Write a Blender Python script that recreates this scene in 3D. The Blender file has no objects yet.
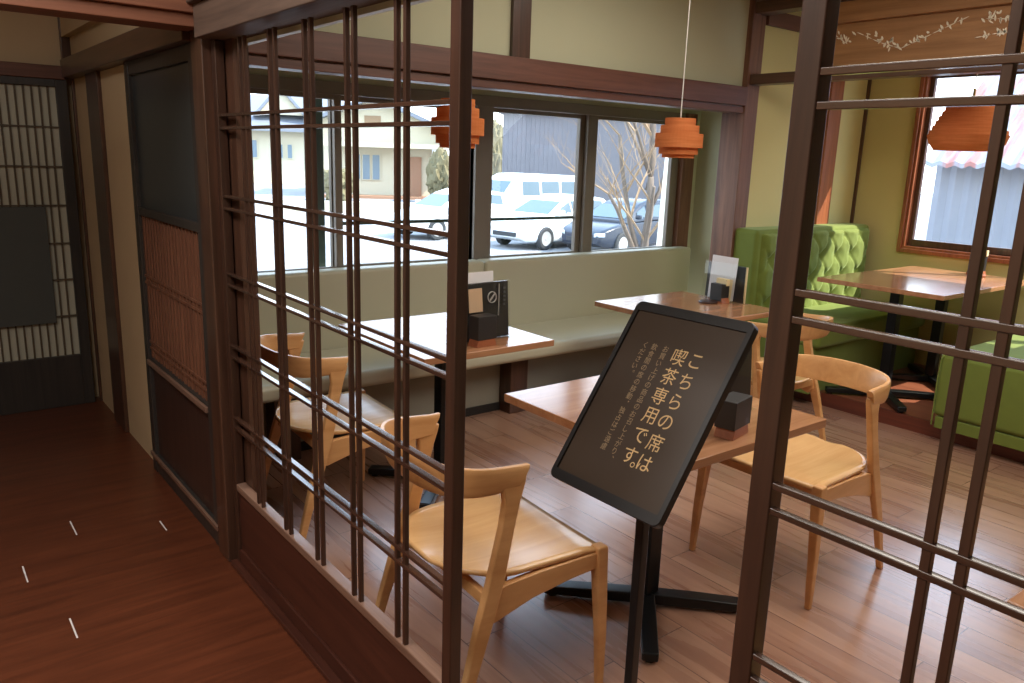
import bpy, bmesh, math, random
from mathutils import Vector, Matrix
R = math.radians
random.seed(7)
S = bpy.context.scene
COL = S.collection

# ------------------------------------------------------------------ camera
yaw, pitch, roll = R(38.32), R(13.17), R(1.916)
fwd = Vector((math.sin(yaw)*math.cos(pitch), math.cos(yaw)*math.cos(pitch), -math.sin(pitch)))
rt = Vector((math.cos(yaw), -math.sin(yaw), 0)); up = rt.cross(fwd)
r2 = rt*math.cos(roll)+up*math.sin(roll); u2 = -rt*math.sin(roll)+up*math.cos(roll)
cam = bpy.data.cameras.new('camera'); camo = bpy.data.objects.new('camera', cam); COL.objects.link(camo)
cam.sensor_width = 36; cam.lens = 789.5*36/1024; cam.clip_start = .05; cam.clip_end = 300
m = Matrix((r2, u2, -fwd)).transposed().to_4x4(); m.translation = Vector((0, 0, 1.5)); camo.matrix_world = m
S.camera = camo

# ------------------------------------------------------------------ world, sun, lamps, exposure
W = bpy.data.worlds.new('world'); S.world = W; W.use_nodes = True
wn = W.node_tree.nodes; wl = W.node_tree.links
bg = wn['Background']; bg.inputs[1].default_value = 5.2
tc = wn.new('ShaderNodeTexCoord'); sp = wn.new('ShaderNodeSeparateXYZ'); wl.new(tc.outputs['Generated'], sp.inputs[0])
rp = wn.new('ShaderNodeValToRGB'); wl.new(sp.outputs['Z'], rp.inputs[0]); wl.new(rp.outputs[0], bg.inputs[0])
rp.color_ramp.elements[0].position = 0.0; rp.color_ramp.elements[0].color = (.86, .93, 1, 1)
rp.color_ramp.elements[1].position = .6; rp.color_ramp.elements[1].color = (.52, .72, 1, 1)
sun = bpy.data.lights.new('sun', 'SUN'); suno = bpy.data.objects.new('sun', sun); COL.objects.link(suno)
sun.energy = 11; sun.angle = R(.6); sun.color = (1, .93, .8)
suno.rotation_euler = Vector((-.42, .44, -.66)).to_track_quat('-Z', 'Y').to_euler()
def area(name, loc, sx, sy, power, col=(1, 1, 1), rot=(0, 0, 0), portal=False):
    l = bpy.data.lights.new(name, 'AREA'); l.shape = 'RECTANGLE'; l.size = sx; l.size_y = sy; l.energy = power; l.color = col
    o = bpy.data.objects.new(name, l); COL.objects.link(o); o.location = loc; o.rotation_euler = rot
    if portal: l.cycles.is_portal = True
    return o
# portals guide the daylight through the window openings (they give no light themselves)
area('window_portal', (3.2, 4.16, 1.32), 4.0, 1.0, 1, rot=(R(-90), 0, 0), portal=True)
area('window_portal', (6.1, 1.6, 1.55), 1.3, 2.7, 1, rot=(0, R(90), 0), portal=True)
# unseen area lights added as fill over dining room, booth and corridor
area('fill_light_room', (2.9, .9, 2.55), 1.6, 1.6, 52, (1, .93, .82))
area('fill_light_room', (2.6, 2.4, 2.55), 1.6, .8, 12, (1, .95, .86))
area('fill_light_raised', (5.2, 1.2, 2.55), .6, 1.6, 12, (1, .93, .82))
area('fill_light_corridor', (-.35, 1.4, 2.55), .7, 2.2, 62, (1, .93, .86))
S.view_settings.view_transform = 'Standard'; S.view_settings.look = 'None'; S.view_settings.gamma = 1
S.view_settings.use_curve_mapping = False; S.view_settings.exposure = 0.0
S.cycles.max_bounces = 8; S.cycles.diffuse_bounces = 5; S.cycles.glossy_bounces = 4
S.cycles.transmission_bounces = 6; S.cycles.transparent_max_bounces = 12
S.cycles.sample_clamp_indirect = 6; S.cycles.caustics_reflective = False; S.cycles.caustics_refractive = False
S.cycles.use_denoising = True

# ------------------------------------------------------------------ materials
def srgb(r, g, b):
    f = lambda c: (c/255/12.92) if c/255 <= .04045 else ((c/255+.055)/1.055)**2.4
    return (f(r), f(g), f(b), 1)
def newmat(name):
    m = bpy.data.materials.new(name); m.use_nodes = True
    return m, m.node_tree.nodes, m.node_tree.links, m.node_tree.nodes['Principled BSDF']
def plain(name, c, rough=.5, metal=0, noise=0.0, nscale=8, bump=0, spec=.5, **kw):
    m, n, l, b = newmat(name)
    b.inputs['Roughness'].default_value = rough; b.inputs['Metallic'].default_value = metal
    b.inputs['Specular IOR Level'].default_value = spec
    t = n.new('ShaderNodeTexCoord'); ns = n.new('ShaderNodeTexNoise'); ns.inputs['Scale'].default_value = nscale
    ns.inputs['Detail'].default_value = 5
    l.new(t.outputs['Object'], ns.inputs['Vector'])
    mx = n.new('ShaderNodeMix'); mx.data_type = 'RGBA'; l.new(ns.outputs['Fac'], mx.inputs[0])
    c = srgb(*c)
    mx.inputs[6].default_value = tuple(max(0, v*(1-noise)) for v in c[:3])+(1,)
    mx.inputs[7].default_value = tuple(min(1, v*(1+noise)) for v in c[:3])+(1,)
    l.new(mx.outputs[2], b.inputs['Base Color'])
    if bump:
        bp = n.new('ShaderNodeBump'); bp.inputs['Strength'].default_value = bump; bp.inputs['Distance'].default_value = .01
        l.new(ns.outputs['Fac'], bp.inputs['Height']); l.new(bp.outputs[0], b.inputs['Normal'])
    for k, v in kw.items(): b.inputs[k].default_value = v
    return m
def wood(name, c1, c2, axis='z', rough=.4, fine=30, stretch=.05, coat=0, bump=.08):
    m, n, l, b = newmat(name)
    b.inputs['Roughness'].default_value = rough; b.inputs['Coat Weight'].default_value = coat; b.inputs['Coat Roughness'].default_value = .15
    t = n.new('ShaderNodeTexCoord'); mp = n.new('ShaderNodeMapping')
    sc = [1, 1, 1]; sc['xyz'.index(axis)] = stretch; mp.inputs['Scale'].default_value = sc
    l.new(t.outputs['Object'], mp.inputs['Vector'])
    a = n.new('ShaderNodeTexNoise'); a.inputs['Scale'].default_value = fine; a.inputs['Detail'].default_value = 6
    a.inputs['Roughness'].default_value = .65; a.inputs['Distortion'].default_value = .6
    l.new(mp.outputs[0], a.inputs['Vector'])
    r = n.new('ShaderNodeValToRGB'); r.color_ramp.elements[0].position = .3; r.color_ramp.elements[1].position = .72
    r.color_ramp.elements[0].color = srgb(*c1); r.color_ramp.elements[1].color = srgb(*c2)
    l.new(a.outputs['Fac'], r.inputs[0]); l.new(r.outputs[0], b.inputs['Base Color'])
    bp = n.new('ShaderNodeBump'); bp.inputs['Strength'].default_value = bump; bp.inputs['Distance'].default_value = .004
    l.new(a.outputs['Fac'], bp.inputs['Height']); l.new(bp.outputs[0], b.inputs['Normal'])
    return m
def plank(name, c1, c2, seam, width, length, rough, axis='y', coat=0.0, crough=.1):
    m, n, l, b = newmat(name)
    b.inputs['Coat Weight'].default_value = coat; b.inputs['Coat Roughness'].default_value = crough
    t = n.new('ShaderNodeTexCoord'); mp = n.new('ShaderNodeMapping')
    if axis == 'y': mp.inputs['Rotation'].default_value = (0, 0, R(-90))
    l.new(t.outputs['Object'], mp.inputs['Vector'])
    br = n.new('ShaderNodeTexBrick'); l.new(mp.outputs[0], br.inputs['Vector'])
    br.inputs['Scale'].default_value = 1; br.inputs['Brick Width'].default_value = length; br.inputs['Row Height'].default_value = width
    br.inputs['Mortar Size'].default_value = .0022; br.inputs['Mortar Smooth'].default_value = .3
    br.offset = .37; br.offset_frequency = 2
    br.inputs['Color1'].default_value = (0, 0, 0, 1); br.inputs['Color2'].default_value = (1, 1, 1, 1); br.inputs['Mortar'].default_value = (.5, .5, .5, 1)
    mp2 = n.new('ShaderNodeMapping'); mp2.inputs['Scale'].default_value = (1, .07, 1) if axis == 'y' else (.07, 1, 1)
    l.new(t.outputs['Object'], mp2.inputs['Vector'])
    add = n.new('ShaderNodeVectorMath'); add.operation = 'MULTIPLY_ADD'
    l.new(br.outputs['Color'], add.inputs[0]); add.inputs[1].default_value = (7, 3, 5); l.new(mp2.outputs[0], add.inputs[2])
    ns = n.new('ShaderNodeTexNoise'); ns.inputs['Scale'].default_value = 16; ns.inputs['Detail'].default_value = 7; ns.inputs['Distortion'].default_value = .9
    l.new(add.outputs[0], ns.inputs['Vector'])
    mix = n.new('ShaderNodeMath'); mix.operation = 'MULTIPLY_ADD'; l.new(br.outputs['Color'], mix.inputs[0]); mix.inputs[1].default_value = .22
    l.new(ns.outputs['Fac'], mix.inputs[2])
    r = n.new('ShaderNodeValToRGB'); r.color_ramp.elements[0].position = .35; r.color_ramp.elements[1].position = .95
    r.color_ramp.elements[0].color = srgb(*c1); r.color_ramp.elements[1].color = srgb(*c2)
    l.new(mix.outputs[0], r.inputs[0])
    mx = n.new('ShaderNodeMix'); mx.data_type = 'RGBA'; l.new(br.outputs['Fac'], mx.inputs[0]); l.new(r.outputs[0], mx.inputs[6]); mx.inputs[7].default_value = srgb(*seam)
    l.new(mx.outputs[2], b.inputs['Base Color'])
    rr = n.new('ShaderNodeMapRange'); rr.inputs[3].default_value = rough-.07; rr.inputs[4].default_value = rough+.1; l.new(ns.outputs['Fac'], rr.inputs[0])
    l.new(rr.outputs[0], b.inputs['Roughness'])
    bp = n.new('ShaderNodeBump'); bp.inputs['Strength'].default_value = .15; bp.inputs['Distance'].default_value = .003
    sub = n.new('ShaderNodeMath'); sub.operation = 'SUBTRACT'; l.new(ns.outputs['Fac'], sub.inputs[0]); l.new(br.outputs['Fac'], sub.inputs[1])
    l.new(sub.outputs[0], bp.inputs['Height']); l.new(bp.outputs[0], b.inputs['Normal'])
    return m
def glassmat(name, tint=(1, 1, 1), gloss=.08):
    m, n, l, b = newmat(name); n.remove(b); out = n['Material Output']
    tr = n.new('ShaderNodeBsdfTransparent'); tr.inputs[0].default_value = tint+(1,)
    gl = n.new('ShaderNodeBsdfGlossy'); gl.inputs['Roughness'].default_value = .02
    fr = n.new('ShaderNodeFresnel'); fr.inputs[0].default_value = 1.45
    ge = n.new('ShaderNodeNewGeometry'); ma = n.new('ShaderNodeMath'); ma.operation = 'SUBTRACT'; ma.inputs[0].default_value = 1; l.new(ge.outputs['Backfacing'], ma.inputs[1])
    mu = n.new('ShaderNodeMath'); mu.operation = 'MULTIPLY'; l.new(fr.outputs[0], mu.inputs[0]); l.new(ma.outputs[0], mu.inputs[1])
    mx = n.new('ShaderNodeMixShader'); l.new(mu.outputs[0], mx.inputs[0]); l.new(tr.outputs[0], mx.inputs[1]); l.new(gl.outputs[0], mx.inputs[2])
    l.new(mx.outputs[0], out.inputs[0]); return m

M = {}
M['dark_z'] = wood('dark_stained_wood_vertical', (58, 38, 28), (96, 66, 52), 'z', .32, coat=.25)
M['dark_y'] = wood('dark_stained_wood_along', (62, 41, 31), (98, 68, 53), 'y', .34, coat=.25)
M['bar_z'] = wood('lattice_wood_vertical', (48, 31, 25), (78, 52, 40), 'z', .32, coat=.2)
M['bar_y'] = wood('lattice_wood_along', (48, 31, 25), (84, 58, 46), 'y', .2, coat=.7)
M['matt_y'] = wood('head_beam_wood', (74, 58, 50), (104, 84, 72), 'y', .7)
M['dark_x'] = wood('dark_stained_wood_across', (84, 52, 40), (118, 76, 60), 'x', .45)
M['post'] = wood('weathered_post_wood', (84, 52, 38), (142, 100, 76), 'z', .5, fine=22)
M['red_beam'] = wood('reddish_beam_wood', (124, 80, 62), (156, 104, 80), 'x', .5)
M['board'] = wood('dark_kick_board_wood', (58, 30, 24), (88, 50, 38), 'y', .38, coat=.2)
M['sill'] = wood('worn_sill_wood', (112, 84, 70), (150, 120, 104), 'y', .3, coat=.3)
M['window_wood'] = wood('window_frame_wood', (122, 66, 40), (168, 100, 66), 'z', .35, coat=.3)
M['sash'] = plain('bronze_sash_metal', (124, 114, 102), .5, .1)
M['sash_green'] = plain('green_grey_metal', (70, 84, 78), .4, .3)
M['plaster'] = plain('khaki_plaster', (188, 186, 156), .9, noise=.04, nscale=3, bump=.02)
M['plaster_yellow'] = plain('yellow_green_plaster', (204, 192, 134), .9, noise=.05, nscale=3, bump=.02)
M['plaster_corridor'] = plain('ochre_corridor_plaster', (206, 184, 150), .9, noise=.05, nscale=4, bump=.02)
M['ceiling'] = plain('cream_ceiling_board', (196, 190, 168), .9, noise=.03)
M['floor_room'] = plank('oak_floor_boards', (142, 102, 84), (190, 148, 122), (98, 68, 54), .16, .9, .27, 'y', 1.0, .22)
M['floor_cor'] = wood('red_brown_corridor_floor', (82, 42, 26), (112, 60, 38), 'x', .36, fine=26, stretch=.08, coat=.12, bump=.02)
M['platform'] = wood('platform_floor_wood', (112, 62, 44), (150, 92, 66), 'y', .35, coat=.2)
M['riser'] = wood('step_riser_wood', (84, 40, 28), (116, 58, 40), 'y', .4, coat=.1)
M['vinyl'] = plain('cream_vinyl', (184, 180, 156), .45, noise=.03, nscale=4, bump=.02)
M['vinyl_seat'] = plain('cream_vinyl_seat', (196, 194, 172), .35, noise=.03, nscale=4, bump=.02)
M['kick'] = plain('grey_kick_panel', (150, 148, 136), .7, noise=.05)
M['green'] = plain('green_velvet', (106, 120, 46), .85, noise=.12, nscale=14, bump=.1, **{'Sheen Weight': .55, 'Sheen Roughness': .4})
M['green'].node_tree.nodes['Principled BSDF'].inputs['Sheen Tint'].default_value = (.75, .9, .45, 1)
M['table'] = wood('table_top_wood', (150, 102, 70), (188, 138, 102), 'x', .2, fine=20, stretch=.06, coat=.35)
M['edge'] = wood('table_edge_wood', (128, 80, 52), (158, 104, 70), 'x', .4)
M['black'] = plain('black_metal', (26, 28, 30), .28, .3)
M['black_matt'] = plain('black_card', (38, 36, 36), .5)
M['chair'] = wood('chair_oak', (196, 142, 88), (222, 172, 118), 'x', .38, fine=16, stretch=.12, coat=.15)
M['seat_ply'] = wood('seat_plywood', (206, 158, 104), (228, 184, 130), 'x', .26, fine=14, stretch=.1, coat=.4)
M['shade'] = None
M['paper'] = plain('white_paper', (226, 224, 226), .8)
M['kraft'] = plain('kraft_paper', (190, 160, 128), .8)
M['cream_card'] = plain('cream_card', (226, 206, 160), .7)
M['block'] = wood('wood_block', (132, 74, 48), (170, 104, 70), 'x', .4)
M['acrylic'] = glassmat('clear_acrylic', (.96, .97, .97))
M['glass'] = glassmat('window_glass', (.97, .98, .98))
M['sign_face'] = plain('brown_sign_board', (62, 50, 40), .3, noise=.15, nscale=5, spec=.4)
M['sign_frame'] = plain('black_sign_frame', (24, 23, 24), .35)
M['gold'] = plain('gold_lettering', (204, 172, 122), .6)
M['gold_dim'] = plain('dim_gold_lettering', (150, 128, 98), .6)
M['hole_light'] = plain('painted_hole_light', (246, 236, 214), .6)  # cream colour for light coming through the transom holes
M['ranma'] = wood('transom_wood', (142, 98, 58), (176, 128, 82), 'y', .5)
M['darkglass'] = plain('dark_lacquer_panel', (52, 58, 62), .28, noise=.15, nscale=2, spec=.7)
M['redslat'] = wood('reddish_slat_wood', (104, 68, 52), (136, 92, 70), 'z', .45)
M['door_board'] = wood('dark_door_board', (50, 34, 30), (74, 50, 42), 'z', .4, coat=.2)
M['door_frame'] = wood('dark_door_frame', (44, 42, 42), (66, 60, 56), 'z', .4)
M['shoji_paper'] = plain('shoji_paper', (196, 194, 176), .9, noise=.03)
M['shoji_bar'] = plain('shoji_bar_wood', (92, 80, 64), .6)
M['notice'] = plain('grey_sheet', (78, 82, 80), .6, noise=.08)
M['ground'] = plain('pale_asphalt', (138, 138, 140), .9, noise=.3, nscale=.35)
M['carwhite'] = plain('white_car_paint', (214, 220, 222), .25, spec=.6)
M['carblue'] = plain('dark_blue_car_paint', (38, 46, 60), .2)
M['carglass'] = plain('car_window_glass', (64, 84, 94), .3, spec=.8)
M['tyre'] = plain('tyre_rubber', (52, 54, 56), .8)
M['hub'] = plain('alloy_wheel', (200, 200, 196), .3, .4)
M['lampglass'] = plain('headlamp_lens', (200, 210, 214), .1)
M['housewall'] = plain('cream_house_render', (196, 188, 164), .9, noise=.04)
M['houseroof'] = plain('grey_tiled_roof', (112, 118, 128), .7, noise=.1, nscale=10)
M['brown_door'] = plain('brown_house_door', (156, 118, 92), .6)
M['house_glass'] = plain('house_window_glass', (110, 128, 140), .15)
M['darkshed'] = plain('dark_grey_cladding', (112, 110, 114), .7, noise=.08, nscale=2)
M['bark'] = plain('grey_bark', (110, 98, 88), .9, noise=.2, nscale=20)
M['twig'] = plain('pale_twig', (150, 126, 100), .9)
M['birch'] = plain('white_pole_paint', (240, 236, 214), .7)
M['shrub'] = plain('winter_shrub', (112, 104, 76), .9, noise=.3, nscale=9)
M['cord'] = plain('white_cord', (220, 216, 208), .5)
M['brass'] = plain('brass_fitting', (170, 140, 80), .35, .7)
M['tatami'] = plain('dark_tray', (60, 40, 34), .35)
def shademat():
    m, n, l, b = newmat('thin_cedar_veneer')
    n.remove(b); out = n['Material Output']
    d = n.new('ShaderNodeBsdfDiffuse'); t = n.new('ShaderNodeBsdfTranslucent'); mx = n.new('ShaderNodeMixShader'); mx.inputs[0].default_value = .38
    tcx = n.new('ShaderNodeTexCoord'); mp = n.new('ShaderNodeMapping'); mp.inputs['Scale'].default_value = (1, 1, 14); l.new(tcx.outputs['Object'], mp.inputs[0])
    ns = n.new('ShaderNodeTexNoise'); ns.inputs['Scale'].default_value = 7; l.new(mp.outputs[0], ns.inputs[0])
    r = n.new('ShaderNodeValToRGB'); r.color_ramp.elements[0].color = srgb(214, 122, 66); r.color_ramp.elements[1].color = srgb(246, 168, 110)
    l.new(ns.outputs['Fac'], r.inputs[0]); l.new(r.outputs[0], d.inputs[0]); l.new(r.outputs[0], t.inputs[0])
    l.new(d.outputs[0], mx.inputs[1]); l.new(t.outputs[0], mx.inputs[2]); l.new(mx.outputs[0], out.inputs[0]); return m
M['shade'] = shademat()
def corrugated(name, top, low, zsplit):
    m, n, l, b = newmat(name); b.inputs['Roughness'].default_value = .8
    t = n.new('ShaderNodeTexCoord'); s = n.new('ShaderNodeSeparateXYZ'); l.new(t.outputs['Object'], s.inputs[0])
    ns = n.new('ShaderNodeTexNoise'); mp = n.new('ShaderNodeMapping'); mp.inputs['Scale'].default_value = (1, 4, .35); l.new(t.outputs['Object'], mp.inputs[0]); l.new(mp.outputs[0], ns.inputs[0])
    ns.inputs['Scale'].default_value = 1.6; ns.inputs['Detail'].default_value = 6
    r = n.new('ShaderNodeValToRGB'); r.color_ramp.elements[0].position = .42; r.color_ramp.elements[1].position = .56
    r.color_ramp.elements[0].color = srgb(*top); r.color_ramp.elements[1].color = srgb(*low); l.new(ns.outputs['Fac'], r.inputs[0])
    l.new(r.outputs[0], b.inputs['Base Color']); return m
M['rust'] = corrugated('rusty_metal_roof', (160, 110, 104), (146, 150, 160), 2)
M['corr'] = plain('grey_corrugated_wall', (132, 134, 142), .8, noise=.08, nscale=4)

# ------------------------------------------------------------------ helpers
class MB:
    def __init__(s): s.bm = bmesh.new()
    def box(s, x0, y0, z0, x1, y1, z1, rot=None):
        vs = [s.bm.verts.new(Vector((x, y, z)) if rot is None else rot @ Vector((x, y, z))) for x in (x0, x1) for y in (y0, y1) for z in (z0, z1)]
        for f in ((0, 1, 3, 2), (4, 6, 7, 5), (0, 4, 5, 1), (2, 3, 7, 6), (0, 2, 6, 4), (1, 5, 7, 3)):
            s.bm.faces.new([vs[i] for i in f])
        return s
    def loft(s, rings, cap=True, closed=True, loop=False):
        vr = [[s.bm.verts.new(Vector(p)) for p in r] for r in rings]
        n = len(vr[0]); rng = range(len(vr)) if loop else range(len(vr)-1)
        for i in rng:
            a, b = vr[i], vr[(i+1) % len(vr)]
            for j in range(n if closed else n-1):
                k = (j+1) % n; s.bm.faces.new((a[j], a[k], b[k], b[j]))
        if cap and closed and not loop:
            s.bm.faces.new(vr[0][::-1]); s.bm.faces.new(vr[-1])
        return s
    def prism(s, pts, d0, d1, ax='y'):
        def P(p, d):
            return (p[0], d, p[1]) if ax == 'y' else ((d, p[0], p[1]) if ax == 'x' else (p[0], p[1], d))
        return s.loft([[P(p, d0) for p in pts], [P(p, d1) for p in pts]])
    def tube(s, pts, rad, n=8, rads=None):
        rings = []
        for i, p in enumerate(pts):
            p = Vector(p); a = Vector(pts[max(i-1, 0)]); b = Vector(pts[min(i+1, len(pts)-1)]); t = (b-a).normalized()
            u = t.cross(Vector((0, 0, 1))); u = u.normalized() if u.length > .05 else t.cross(Vector((1, 0, 0))).normalized()
            v = t.cross(u).normalized(); r = rads[i] if rads else rad
            rings.append([p+u*r*math.cos(2*math.pi*k/n)+v*r*math.sin(2*math.pi*k/n) for k in range(n)])
        return s.loft(rings)
    def lathe(s, prof, n=32, c=(0, 0, 0), cap=False):
        rings = [[(c[0]+r*math.cos(2*math.pi*k/n), c[1]+r*math.sin(2*math.pi*k/n), c[2]+z) for k in range(n)] for r, z in prof]
        return s.loft(rings, cap=cap)
    def grid(s, fn, nu, nv):
        v = [[s.bm.verts.new(Vector(fn(i/nu, j/nv))) for j in range(nv+1)] for i in range(nu+1)]
        for i in range(nu):
            for j in range(nv): s.bm.faces.new((v[i][j], v[i+1][j], v[i+1][j+1], v[i][j+1]))
        return s
    def build(s, name, mat, parent=None, bevel=0, smooth=False, seg=2, solid=0, subd=0, solid_off=0):
        bmesh.ops.recalc_face_normals(s.bm, faces=s.bm.faces)
        me = bpy.data.meshes.new(name); s.bm.to_mesh(me); s.bm.free(); me.materials.append(mat)
        o = bpy.data.objects.new(name, me); COL.objects.link(o)
        if parent: o.parent = parent
        if smooth:
            for p in me.polygons: p.use_smooth = True
        if solid:
            md = o.modifiers.new('solid', 'SOLIDIFY'); md.thickness = solid; md.offset = solid_off
        if bevel:
            md = o.modifiers.new('bevel', 'BEVEL'); md.width = bevel; md.segments = seg; md.limit_method = 'ANGLE'; md.angle_limit = R(40)
            if smooth or True:
                for p in me.polygons: p.use_smooth = True
                wn_ = o.modifiers.new('wn', 'WEIGHTED_NORMAL'); wn_.keep_sharp = True
        if subd:
            md = o.modifiers.new('sub', 'SUBSURF'); md.levels = subd; md.render_levels = subd
        return o
def thing(name, label, cat, loc=(0, 0, 0), rz=0, group=None):
    o = bpy.data.objects.new(name, None); COL.objects.link(o); o.location = loc; o.rotation_euler = (0, 0, rz)
    o.empty_display_size = .1
    return tag(o, label, cat, group)
def tag(o, label, cat, group=None):
    o['label'] = label; o['category'] = cat
    if group: o['group'] = group
    return o
def struct(o): o['kind'] = 'structure'; return o
def sbox(name, mat, *b, bevel=0):
    return struct(MB().box(*b).build(name, mat, bevel=bevel))
def copy_tree(o, loc, rz, label, group=None):
    c = o.copy(); COL.objects.link(c); c.location = loc; c.rotation_euler = (0, 0, rz); c['label'] = label
    if group: c['group'] = group
    for ch in list(o.children):
        d = ch.copy(); COL.objects.link(d); d.parent = c
        for g in list(ch.children):
            e = g.copy(); COL.objects.link(e); e.parent = d
    return c

# ------------------------------------------------------------------ setting: floors, walls, ceiling
XR, YB, YW = 5.97, 3.30, 4.10      # right wall, room line, window wall
fl = sbox('floor', M['floor_room'], .95, -3, -.1, 4.66, 4.1, 0)
fc = sbox('floor', M['floor_cor'], -1.6, -3, -.1, .95, 5.15, 0)
mk = MB()
for x, y, a in ((.0, 0, 0),):
    pass
sbox('floor', M['platform'], 4.64, -3, -.1, XR, 3.3, .085)
sbox('trim_1', M['riser'], 4.615, -3, 0, 4.64, 3.45, .085)
sbox('ceiling', M['ceiling'], -1.7, -3.1, 2.62, XR+.1, 5.3, 2.7)
# back wall of the raised area and its post
sbox('wall_back', M['plaster_yellow'], 4.60, YB, 0, XR+.1, YB+.08, 2.62)
sbox('trim_2', M['window_wood'], 5.42, YB-.035, .0, 5.58, YB, 2.62, bevel=.003)
sbox('trim_3', M['dark_z'], XR-.02, YB-.02, .085, XR, YB, 2.62)
sbox('trim_4', M['dark_x'], 4.60, YB-.03, 2.38, XR, YB, 2.47)
# corner post between the two rooms
struct(MB().box(4.45, 3.28, 0, 4.585, 3.46, 2.62).build('trim_5', M['post'], bevel=.004))
# room-line beam over the bay, plaster above, post in plaster
sbox('trim_6', M['dark_x'], .93, 3.27, 1.868, 4.45, 3.40, 1.985, bevel=.004)
sbox('trim_7', M['dark_x'], .93, 3.29, 1.825, 4.45, 3.40, 1.862, bevel=.003)
sbox('trim_8', M['sill'], .93, 3.30, 1.862, 4.45, 3.39, 1.868)  # pale strip put in for the lit grooves under the beam
sbox('wall_bay', M['plaster'], .93, 3.32, 1.985, 4.45, 3.38, 2.62)
sbox('trim_9', M['dark_z'], 2.545, 3.295, 1.985, 2.66, 3.32, 2.62, bevel=.003)
# timber-boarded pier at the left end of the bay
struct(MB().box(.95, 3.20, 0, 1.055, 3.38, 1.83).build('trim_10', M['post'], bevel=.006))
struct(MB().box(1.06, 3.17, 0, 1.105, 3.38, 1.83).build('trim_11', M['dark_z'], bevel=.006))
struct(MB().box(1.11, 3.19, 0, 1.165, 3.38, 1.83).build('trim_12', M['post'], bevel=.006))
struct(MB().box(.905, 2.60, 0, .955, 3.4, 1.83).build('wall_pier', M['dark_z']))
# window wall of the bay: wall below and above, ends
sbox('wall_window', M['plaster'], .93, YW, 0, 5.3, YW+.1, .83)
sbox('wall_window', M['plaster'], .93, YW, 1.86, 5.3, YW+.1, 2.62)
sbox('wall_window', M['plaster'], 4.94, YW, .83, 5.3, YW+.1, 1.86)
sbox('wall_window', M['plaster'], .93, YW, .83, 1.30, YW+.1, 1.86)
sbox('wall_bay_end', M['plaster'], 5.02, 3.46, 0, 5.08, YW+.1, 2.62)
sbox('wall_bay_end', M['plaster'], .90, 3.38, 0, .93, YW+.1, 2.62)
sbox('ceiling', M['ceiling'], .93, 3.38, 2.3, 5.3, YW+.1, 2.34)
sbox('trim_13', M['post'], 4.82, YW-.03, .80, 4.95, YW+.1, 1.86, bevel=.003)
sbox('trim_14', M['sash'], 1.25, YW-.02, 1.795, 4.83, YW+.1, 1.86)
# right wall with its window opening y .2 .. 2.9, z .91 .. 2.2
wy0, wy1, wz0, wz1 = -.1, 2.86, .93, 2.20
sbox('wall_right', M['plaster_yellow'], XR, -3, 0, XR+.12, 3.38, wz0)
sbox('wall_right', M['plaster_yellow'], XR, -3, wz1, XR+.12, 3.38, 2.62)
sbox('wall_right', M['plaster_yellow'], XR, wy1, wz0, XR+.12, 3.38, wz1)
sbox('wall_right', M['plaster_yellow'], XR, -3, wz0, XR+.12, wy0, wz1)
sbox('wall_front', M['plaster'], -1.7, -3.1, 0, XR+.1, -3, 2.62)
sbox('wall_left', M['plaster_corridor'], -1.7, -3, 0, -1.6, 5.3, 2.62)

def frame(mb, x0, x1, z0, z1, y0, y1, t, tz=None):
    tz = tz or t
    mb.box(x0, y0, z0, x0+t, y1, z1); mb.box(x1-t, y0, z0, x1, y1, z1)
    mb.box(x0+t, y0, z0, x1-t, y1, z0+tz); mb.box(x0+t, y0, z1-tz, x1-t, y1, z1)
# four sliding windows of the bay
def bay_window(n, x0, x1, yo, mat, tl_=.055):
    r = struct(bpy.data.objects.new('window_%d' % n, None)); COL.objects.link(r)
    mb = MB(); frame(mb, x0, x1, .83, 1.80, yo, yo+.035, tl_, .03); mb.build('sash_frame', mat, r, bevel=.003)
    MB().box(x0+.05, yo+.014, .85, x1-.05, yo+.020, 1.78).build('window_pane', M['glass'], r)
    return r
bay_window(1, 1.30, 2.012, YW+.015, M['sash'], .042); bay_window(2, 1.965, 2.93, YW+.055, M['sash'], .045)
w3 = bay_window(3, 2.88, 3.90, YW+.055, M['sash'], .08); bay_window(4, 3.86, 4.83, YW+.015, M['sash'], .09)
sbox('trim_15', M['sash'], 2.90, YW-.01, .83, 3.03, YW+.014, 1.80, bevel=.003)
# right window
r = struct(bpy.data.objects.new('window_5', None)); COL.objects.link(r)
def yframe(mb, y0, y1, z0, z1, x0, x1, t):
    mb.box(x0, y0, z0, x1, y0+t, z1); mb.box(x0, y1-t, z0, x1, y1, z1)
    mb.box(x0, y0+t, z0, x1, y1-t, z0+t); mb.box(x0, y0+t, z1-t, x1, y1-t, z1)
mb = MB(); yframe(mb, wy0-.04, wy1+.04, wz0-.03, wz1+.04, XR-.03, XR+.02, .03); mb.build('casing', M['window_wood'], r, bevel=.004)
mb = MB(); yframe(mb, wy0-.012, wy1+.012, wz0-.002, wz1+.012, XR-.015, XR+.12, .02); mb.build('jamb', M['window_wood'], r, bevel=.003)
for i in range(3):
    a = wy0+.01+i*(wy1-wy0-.02)/3; b = a+(wy1-wy0-.02)/3+.02
    xo = XR+.03+(i % 2)*.04
    mb = MB(); yframe(mb, a, b-.0, wz0+.018, wz1-.008, xo, xo+.035, .05); s_ = mb.build('sash_frame', M['dark_z'], r, bevel=.003)
    MB().box(xo+.014, a+.04, wz0+.05, xo+.02, b-.04, wz1-.05).build('window_pane', M['glass'], s_)

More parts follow.
